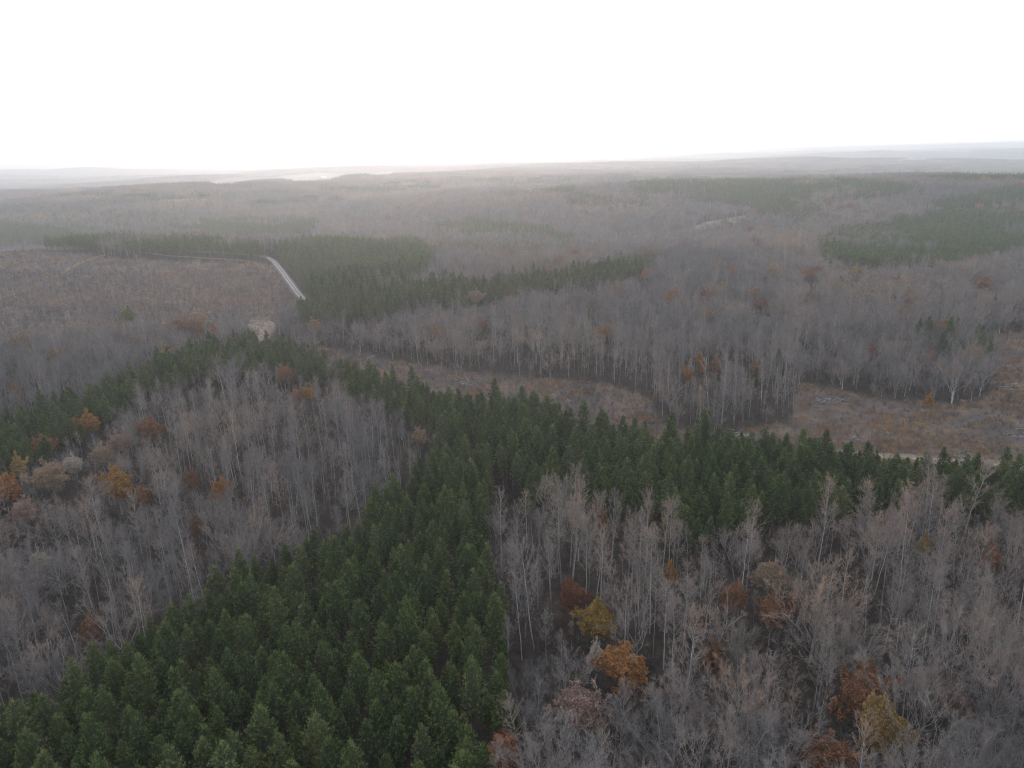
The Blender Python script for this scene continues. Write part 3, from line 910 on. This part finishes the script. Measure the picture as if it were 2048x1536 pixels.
# pines
xa, ya = grid(4.6, 80, D2, 0.30)
rg = region(xa, ya)
keep = (rg == 1) | ((rg == 2) & (rng.random(len(xa)) < 0.30)) | ((rg == 0) & (rng.random(len(xa)) < 0.004) & (ya > 280))
rd = road_dist(xa, ya)
keep &= (rd > 4.5) & (rng.random(len(xa)) > 0.06)
xa, ya = xa[keep], ya[keep]
k = off_named(xa, ya); xa, ya = xa[k], ya[k]
da = np.hypot(xa, ya)
pxx, pyy = project(xa, ya, T(xa, ya) + 9)
sca = rng.normal(1.05, 0.11, len(xa)).clip(0.68, 1.34) * (1 + 0.10 * np.sin(xa * 0.05 + 1) * np.cos(ya * 0.043))
rota = rng.uniform(0, 6.28, len(xa))
infr = (pxx > 5) & (pxx < 2043) & (pyy < 1560)
order = np.argsort(np.where(infr, da, 1e9))[:300]
is_ind = np.zeros(len(xa), bool); is_ind[order] = True

def pine_label(px, py):
    if py > 1390:
        r_ = 'at the very bottom of the plantation'
    elif py > 1250: r_ = 'in the middle rows of the plantation'
    elif py > 1100: r_ = 'in the upper rows of the plantation'
    else: r_ = 'in the plantation neck'
    if py > 1100:
        c_ = 'towards its left corner' if px < 430 else ('near its centre' if px < 740 else 'towards its right edge')
    else: c_ = 'by the crossing belt'
    return 'dark green pointed pine %s, %s' % (r_, c_), 'pines %s %s' % (r_, c_)
for i in order:
    kd = int(rng.integers(0, len(pine_me)))
    root = empty('pine_tree', (xa[i], ya[i], float(T(xa[i], ya[i]))), rota[i], float(sca[i]))
    root.rotation_euler = (rng.normal() * 0.02, rng.normal() * 0.02, rota[i])
    lb, gp = pine_label(pxx[i], pyy[i])
    tag(root, lb, 'pine tree', gp)
    for nm, me in zip(('trunk', 'crown'), pine_me[kd]):
        o = bpy.data.objects.new(nm, me); o.parent = root; C.objects.link(o)
rest = ~is_ind
far = da > D1
nP = len(pines_raw)
allp = [join(a, b) for a, b in [(p[0], p[1]) for p in pines_raw]]
pine_join = [j.mesh('pine_whole', [PB, NM, PB, MAT['lit_shoot']]) for j in allp] + [join(p[0], p[1]).mesh('pine_far', [PB, NM, PB, MAT['lit_shoot']]) for p in pines_low]
idx = np.where(far, nP + rng.integers(0, len(pines_low), len(xa)), rng.integers(0, nP, len(xa)))
scatter('pine_woods', pine_join, instances(xa, ya, 0)[rest], idx[rest], rota[rest], sca[rest],
        'green pine belts and plantations beyond the nearest pines', 'pine woods', rng.normal(size=(rest.sum(), 2)) * 0.02)

# bare trees
SLENDER = [[(1000, 930), (1250, 960), (1500, 960), (2048, 950), (2500, 960), (2500, 1230), (2048, 1230), (1500, 1200), (1000, 1250)],
           [(330, 720), (560, 720), (760, 800), (900, 850), (880, 980), (700, 1050), (420, 1000), (300, 850)],
           [(660, 660), (1600, 690), (1600, 800), (1250, 800), (660, 720)], [(150, 1050), (420, 1050), (420, 1250), (150, 1250)]]
BROAD = [[(-300, 830), (300, 820), (420, 980), (380, 1060), (150, 1100), (150, 1300), (-300, 1350)], [(1000, 1250), (2500, 1230), (2500, 1900), (1000, 1900)]]
xb, yb = grid(5.6, 80, D2, 0.44)
rg = region(xb, yb)
q = rng.random(len(xb))
clump = 0.5 + 0.5 * np.sin(xb * 0.031 + 2 * np.sin(yb * 0.017)) * np.sin(yb * 0.027 + 1.3)
keep = ((rg == 0) & (q < 0.74 + 0.22 * clump)) | ((rg == 2) & (q < 0.6)) | ((rg == 3) & (q < np.where(project(xb, yb, T(xb, yb))[1] > 560, 0.34, 0.12))) | ((rg == 4) & (q < 0.035)) | ((rg == 1) & (q < 0.003))
keep &= road_dist(xb, yb) > 6
xb, yb, rg = xb[keep], yb[keep], rg[keep]
k = off_named(xb, yb, 0.75); xb, yb, rg = xb[k], yb[k], rg[k]
db = np.hypot(xb, yb)
# a wood is lower where it meets the pines and the clearings: no tall tree stands right against them
def top_px(h):
    return project(xb, yb, T(xb, yb) + h)
shr = np.ones(len(xb))
tx, ty = top_px(21.0); ux, uy = top_px(13.0)
shr[anyof(tx, ty, PINES) & (rg == 0)] = 0.62
k = ~(anyof(ux, uy, PINES) & (rg == 0) & (rng.random(len(xb)) < 0.9))
mx_, my_ = top_px(15.0); lx_, ly_ = top_px(7.0)
shr[anyof(mx_, my_, CLEAR_STRIP + DARK_GAP) & (rg == 0)] = 0.6
k &= ~(anyof(lx_, ly_, CLEAR_STRIP + DARK_GAP) & (rg == 0) & (rng.random(len(xb)) < 0.9))
# and none tall enough to hide the coloured trees that stand out of the wood
for (qx, qy, qw, *_x), (ax, ay, ar) in zip(AUT, aut_pos):
    near = (db < math.hypot(ax, ay)) & (np.abs(tx - qx) < qw * 0.5 + 5) & (ty < qy + qw * 0.2) & (my_ > qy - 20)
    shr[near] = 0.5
    k &= ~(near & (ly_ < qy + qw * 0.15))
xb, yb, rg, shr = xb[k], yb[k], rg[k], shr[k]
db = np.hypot(xb, yb)
pxb, pyb = project(xb, yb, T(xb, yb) + 14)
ps = np.full(len(xb), 0.30)
ps[anyof(pxb, pyb, SLENDER)] = 0.82
ps[anyof(pxb, pyb, BROAD)] = 0.34
ps[rg == 3] = 0.85
iss = rng.random(len(xb)) < ps
scb = rng.normal(0.94, 0.15, len(xb)).clip(0.5, 1.25)
scb = np.where(rng.random(len(xb)) < 0.25, scb * 0.66, scb)
scb = scb * np.where((pxb > 990) & (pyb > 850), 1.0, 0.84)
scb = np.where(rg == 3, scb * 0.55, scb)
scb = np.where(rg == 4, scb * 0.42, scb)
scb = np.where(shr < 1, np.minimum(scb, 1.0) * shr, scb)
rotb = rng.uniform(0, 6.28, len(xb))
infr = (pxb > 5) & (pxb < 2043) & (pyb < 1550)
tiltb = rng.normal(size=(len(xb), 2)) * 0.045

def zone(px, py):
    side = 'left' if px < 1000 else 'right'
    if px < 1000:
        if py > 1150: z = 'low on the left'
        elif px < 330: z = 'among coloured crowns near the left edge'
        elif px < 640: z = 'in mid wood left of the pines'
        else: z = 'just left of the plantation neck'
    else:
        if py > 1380: z = 'on the bottom edge right of the pines'
        elif py > 1200:
            z = 'near the largest orange tree' if px < 1400 else ('around the golden yellow tree' if px < 1850 else 'low on the right edge')
        elif px < 1350: z = 'just right of the plantation'
        elif px < 1700: z = 'before the pine belt right of centre'
        else: z = 'before the belt at the right edge'
    return z
for sel, mes, raw, low, nm, cat, desc, mname in (
        (iss, slend_me, slend_raw, slend_low, 'slender_tree', 'slender bare tree', 'tall slender leafless tree with pale trunk', 'slender_woods'),
        (~iss, spread_me, spread_raw, spread_low, 'spreading_tree', 'spreading bare tree', 'broad leafless tree with fanning grey limbs', 'spreading_woods')):
    ii = np.where(sel)[0]
    dd = np.where(infr[ii], db[ii], 1e9)
    order = ii[np.argsort(dd)[:300]]
    ind = np.zeros(len(xb), bool); ind[order] = True
    for i in order:
        kd = int(rng.integers(0, len(mes)))
        wv = float(rng.uniform(0.82, 1.25))
        root = empty(nm, (xb[i], yb[i], float(T(xb[i], yb[i])) - 0.1), rotb[i], (float(scb[i]) * wv, float(scb[i]) * wv, float(scb[i])))
        root.rotation_euler = (tiltb[i, 0], tiltb[i, 1], rotb[i])
        z = zone(pxb[i], pyb[i])
        tag(root, desc + ' ' + z, cat, cat + 's ' + z)
        for pn, me in zip(('trunk', 'crown'), mes[kd]):
            o = bpy.data.objects.new(pn, me); o.parent = root; C.objects.link(o)
    rest = sel & ~ind
    J = [join(p[0], p[1]).mesh(nm + '_whole', [BK, LM, TW]) for p in raw] + [join(p[0], p[1]).mesh(nm + '_far', [BK, LM, TW]) for p in low]
    idx = np.where(db > D1, len(raw) + rng.integers(0, len(low), len(xb)), rng.integers(0, len(raw), len(xb)))
    scatter(mname, J, instances(xb, yb, 0)[rest], idx[rest], rotb[rest], scb[rest],
            ('slender' if nm[0:2] == 'sl' else 'spreading') + ' leafless trees in the woods beyond the nearest ones', 'bare woods', tiltb[rest])

# leafy trees scattered further back
xl, yl = grid(15.0, 250, D2, 0.45)
rg = region(xl, yl)
cl = np.sin(xl * 0.012 + 1.0) * np.cos(yl * 0.0085 + xl * 0.004)
keep = (((rg == 0) & (rng.random(len(xl)) < 0.08 + 0.14 * (cl > 0.35))) | ((rg == 2) & (rng.random(len(xl)) < 0.06))) & (np.hypot(xl, yl) > 420)
xl, yl = xl[keep], yl[keep]
def leafjoin(p):
    c = join(p[0], p[1]); c.v += p[2].v; c.m += [m * 0 + 3 for m in p[2].m]; return c
J = [leafjoin(p).mesh('leafy_far', [BK, LM, TW, MAT['leaf_mix']]) for p in leafy_low] + \
    [leafjoin(p).mesh('leafy_whole', [BK, LM, TW, MAT['leaf_mix']]) for p in leafy_raw[3:5]]
scatter('autumn_woods', J, instances(xl, yl, 0), rng.integers(0, 4, len(xl)), rng.uniform(0, 6.28, len(xl)), rng.uniform(0.6, 1.05, len(xl)),
        'rusty leafed crowns scattered through the far bare woods', 'autumn woods')

# undergrowth between the trunks
xu, yu = grid(3.5, 80, 850, 0.45)
rg = region(xu, yu)
keep = ((rg == 0) | (rg == 2)) & (rng.random(len(xu)) < 0.72)
keep |= (rg == 6) & (rng.random(len(xu)) < 0.5) & (np.hypot(xu, yu) < 360)
keep &= road_dist(xu, yu) > 5
xu, yu = xu[keep], yu[keep]
B = [bush(900 + i, H=h, W=w, n=n_, wd=0.045) for i, (h, w, n_) in enumerate([(3.5, 2.2, 110), (5.5, 2.4, 150), (2.2, 1.8, 80), (7.0, 2.6, 190)])]
scatter('undergrowth', [b.mesh('bush', [MAT['under']]) for b in B], instances(xu, yu, 0), rng.choice(4, len(xu), p=[.4, .25, .2, .15]),
        rng.uniform(0, 6.28, len(xu)), rng.uniform(0.7, 1.3, len(xu)), 'grey brown saplings and brush under the leafless trees', 'undergrowth')

# brush, dry grass and bleached wood on the cleared land
xc, yc = grid(2.8, 210, 1500, 0.48)
rg = region(xc, yc)
rdc = road_dist(xc, yc)
_, pyc0 = project(xc, yc, T(xc, yc))
hill = (rg == 3) & (rng.random(len(xc)) < np.where(pyc0 < 545, 0.30, 0.80)) & (rdc > 5)
nz = np.sin(xc * 0.06 + 1.7 * np.sin(yc * 0.05)) * np.cos(yc * 0.075 + np.sin(xc * 0.04)) + 0.35 * np.sin(xc * 0.21 + yc * 0.17)
pxc, pyc = project(xc, yc, T(xc, yc))
rightc = (rg == 4) & (pxc > 1500)
brushk = hill | ((rg == 4) & (rng.random(len(xc)) < np.where(pxc > 1500, 0.65, 0.92)) & (rdc > 5))
B = [bush(950 + i, H=h, W=w, n=n_, wd=0.07) for i, (h, w, n_) in enumerate([(1.5, 2.4, 90), (2.4, 2.6, 110), (3.6, 2.4, 110), (1.0, 2.6, 80)])]
nk = brushk.sum()
scatter('brush', [b.mesh('brush_clump', [MAT['brush']]) for b in B], instances(xc, yc, 0)[brushk],
        np.where(rg[brushk] == 3, rng.choice(4, nk, p=[.4, .34, .14, .12]), rng.choice(4, nk, p=[.36, .20, .10, .34])),
        rng.uniform(0, 6.28, nk), rng.uniform(0.7, 1.4, nk), 'grey brown brush covering the cleared land', 'brush')
xg, yg = grid(2.2, 210, 1000, 0.48)
rg2 = region(xg, yg)
pxg, pyg = project(xg, yg, T(xg, yg))
nz = np.sin(xg * 0.11 + 1.7 * np.sin(yg * 0.10)) * np.cos(yg * 0.14 + np.sin(xg * 0.08)) + 0.45 * np.sin(xg * 0.33 + yg * 0.27) + 0.3 * np.sin(xg * 0.05 - yg * 0.07)
gk = (rg2 == 4) & (((pxg > 1600) & (nz > -0.08)) | ((pxg <= 1600) & (nz > 0.55))) & (road_dist(xg, yg) > 4) & (rng.random(len(xg)) < 0.8)
top_ = (rg2 == 3) & (pyg < 560)
gk |= ((rg2 == 3) & (nz > 1.1) & (rng.random(len(xg)) < 0.2)) | (top_ & (nz > 0.55) & (rng.random(len(xg)) < 0.5))
G = [tuft(970 + i, n=n_, h=h, rad=r_) for i, (n_, h, r_) in enumerate([(60, 1.5, 1.5), (40, 1.1, 1.2), (75, 1.8, 1.9)])]
nk = gk.sum()
scatter('dry_grass', [b.mesh('grass_tuft', [MAT['grass']]) for b in G], instances(xg, yg, 0)[gk], rng.integers(0, 3, nk), rng.uniform(0, 6.28, nk),
        rng.uniform(0.6, 1.2, nk), 'orange tan dry grass tufts on the clearings', 'dry grass')
xs, ys = grid(6.5, 210, 860, 0.48)
rg3 = region(xs, ys); pxs, pys = project(xs, ys, T(xs, ys))
nz = np.sin(xs * 0.10 + 1.1 * np.sin(ys * 0.13)) * np.cos(ys * 0.15)
sk = (rg3 == 4) & (rng.random(len(xs)) < np.where((nz < -0.6), np.where(pxs > 1600, 0.4, 0.12), 0.05)); sk |= (rg3 == 3) & (rng.random(len(xs)) < 0.008)
nk = sk.sum()
scatter('logging_debris', [slash(990 + i).mesh('slash', [MAT['slash']]) for i in range(3)], instances(xs, ys, 0)[sk], rng.integers(0, 3, nk),
        rng.uniform(0, 6.28, nk), rng.uniform(0.6, 1.2, nk), 'bleached branches and logs left on the clearings', 'logging debris')

# woods beyond the last single trees, in stands
SZ = 44.0
def stands():
    P, I, Sx = [], [], []
    for d0, d1, k, small in ((D2 - 8, 1900, 1.0, 1), (1900, 5200, 1.0, 0), (5200, 13000, 1.4, 0)):
        st = (22.4 if small else SZ * k) * 0.97
        n_ = int(d1 / st) + 2
        X, Y = np.meshgrid(np.arange(-n_, n_ + 1) * st, np.arange(0, n_ + 1) * st)
        x, y = X.ravel(), Y.ravel()
        d = np.hypot(x, y)
        px, py = project(x, y, T(x, y))
        kk = (d > d0) & (d < d1) & (px > -300) & (px < 2350) & (y > 100)
        x, y = x[kk], y[kk]
        r_ = region(x, y)
        nzv = np.sin(x * 0.0017 + 1.3 * np.sin(y * 0.0013)) * np.cos(y * 0.0021 + 0.7) + 0.3 * np.sin(x * 0.005 + y * 0.003)
        nz2 = np.sin(x * 0.0061 + 2.0 * np.sin(y * 0.0047 + 1)) * np.sin(y * 0.0083 + 1.5 * np.sin(x * 0.0039))
        kind = np.where(r_ == 1, 1, np.where(r_ == 2, 2, np.where((r_ == 5) | (r_ == 3), -1, 0)))
        qx, qy = project(x, y, T(x, y) + 19)
        fx_, fy_ = project(x, y, T(x, y) + 7)
        kind = np.where((kind == 0) & anyof(qx, qy, PINES), 1, kind)
        kind = np.where((kind == 1) & (rng.random(len(x)) < 0.16), 2, kind)
        kind = np.where((kind == 0) & (nzv + 0.45 * nz2 > 0.58), 2, kind)
        kind = np.where((kind == 0) & (nzv + 0.5 * nz2 > 0.98), 1, kind)
        kind = np.where((kind == 0) & (d[kk] > 2600) & (nzv + 0.6 * nz2 > 0.72), 1, kind)
        ok = (kind >= 0) & ~anyof(fx_, fy_, FIELDS)
        x, y, kind = x[ok], y[ok], kind[ok]
        P.append(np.stack([x, y, T(x, y) - 0.3], 1)); I.append(kind * 4 + rng.integers(0, 4, len(x)) + 12 * small); Sx.append(np.tile([k, k, 1.0 + 0.08 * (k - 1)], (len(x), 1)))
    return np.concatenate(P), np.concatenate(I), np.concatenate(Sx)
P, I, Sx = stands()
pm = [NM, BK, TW, MAT['leaf_mix']]
PM = [patch(1000 + i, 'bare').mesh('stand', pm) for i in range(4)] + [patch(1100 + i, 'pine').mesh('stand', pm) for i in range(4)] + \
     [patch(1200 + i, 'mixed').mesh('stand', pm) for i in range(4)]
PM += [patch(1300 + 10 * j + i, kd_, size=22.4 if kd_ != 'pine' else 23.0).mesh('stand', pm) for j, kd_ in enumerate(('bare', 'pine', 'mixed')) for i in range(4)]
scatter('distant_forest', PM, P, I, rng.integers(0, 4, len(P)) * math.pi / 2, Sx, 'hazy mixed forest reaching to the horizon', 'distant forest')

# ------------------------------------------------------------------ far farm buildings
def barn(px, py, L, Wd, Hh, name, label, cat, rz):
    x, y, z, s = at(px, py, 3)
    root = empty(name, (x, y, z + 1.0), rz)
    tag(root, label, cat)
    import bmesh
    bm = bmesh.new()
    bmesh.ops.create_cube(bm, size=1.0)
    for v in bm.verts: v.co = Vector((v.co.x * L, v.co.y * Wd, (v.co.z + 0.5) * Hh))
    # gable ends
    for sx in (-1, 1):
        a = [bm.verts.new((sx * L / 2, -Wd / 2, Hh)), bm.verts.new((sx * L / 2, Wd / 2, Hh)), bm.verts.new((sx * L / 2, 0, Hh * 1.5))]
        bm.faces.new(a)
    me = bpy.data.meshes.new('wall'); bm.to_mesh(me); bm.free(); me.materials.append(MAT['white'])
    o = bpy.data.objects.new('wall', me); o.parent = root; C.objects.link(o)
    bm = bmesh.new()
    e = 0.6
    for sy in (-1, 1):
        vs = [(-L / 2 - e, sy * (Wd / 2 + e), Hh * 0.97), (L / 2 + e, sy * (Wd / 2 + e), Hh * 0.97), (L / 2 + e, 0, Hh * 1.53), (-L / 2 - e, 0, Hh * 1.53)]
        lo = [bm.verts.new(v) for v in vs]; hi = [bm.verts.new((v[0], v[1], v[2] + 0.25)) for v in vs]
        bm.faces.new(lo); bm.faces.new(hi)
        for i in range(4): bm.faces.new((lo[i], lo[(i + 1) % 4], hi[(i + 1) % 4], hi[i]))
    me = bpy.data.meshes.new('roof'); bm.to_mesh(me); bm.free(); me.materials.append(MAT['roof'])
    o = bpy.data.objects.new('roof', me); o.parent = root; C.objects.link(o)
barn(648, 355, 34, 16, 7, 'barn', 'long white barn in the pale field near the horizon', 'barn', 0.1)
barn(662, 357, 14, 9, 5, 'shed', 'small shed right of the long white barn', 'shed', 0.3)
barn(1724, 322, 26, 14, 7, 'house', 'tiny white farmhouse on the far right ridge', 'house', 0.0)

# ------------------------------------------------------------------ haze
hm, n, l, out = new_mat('haze_air')
pv = n.new('ShaderNodeVolumePrincipled')
pv.inputs['Density'].default_value = HAZE_DENSITY
pv.inputs['Color'].default_value = (0.895, 0.925, 0.965, 1)
pv.inputs['Anisotropy'].default_value = 0.64
l.new(pv.outputs[0], out.inputs['Volume'])
import bmesh
bm = bmesh.new()
bmesh.ops.create_cube(bm, size=1.0)
zlo, zhi = -110.0, 135.0
for v in bm.verts: v.co = Vector((v.co.x * 66000, v.co.y * 66000, zlo if v.co.z < 0 else zhi))
me = bpy.data.meshes.new('haze'); bm.to_mesh(me); bm.free(); me.materials.append(hm)
hz = bpy.data.objects.new('haze', me); C.objects.link(hz)
tag(hz, 'pale haze thickening towards the horizon', 'haze', kind='stuff')
print('instances', len(xa), len(xb), len(xu), brushk.sum(), gk.sum(), sk.sum(), len(P), 'T range', float(T(*np.meshgrid(np.linspace(-20000, 20000, 300), np.linspace(0, 30000, 300))).max()))
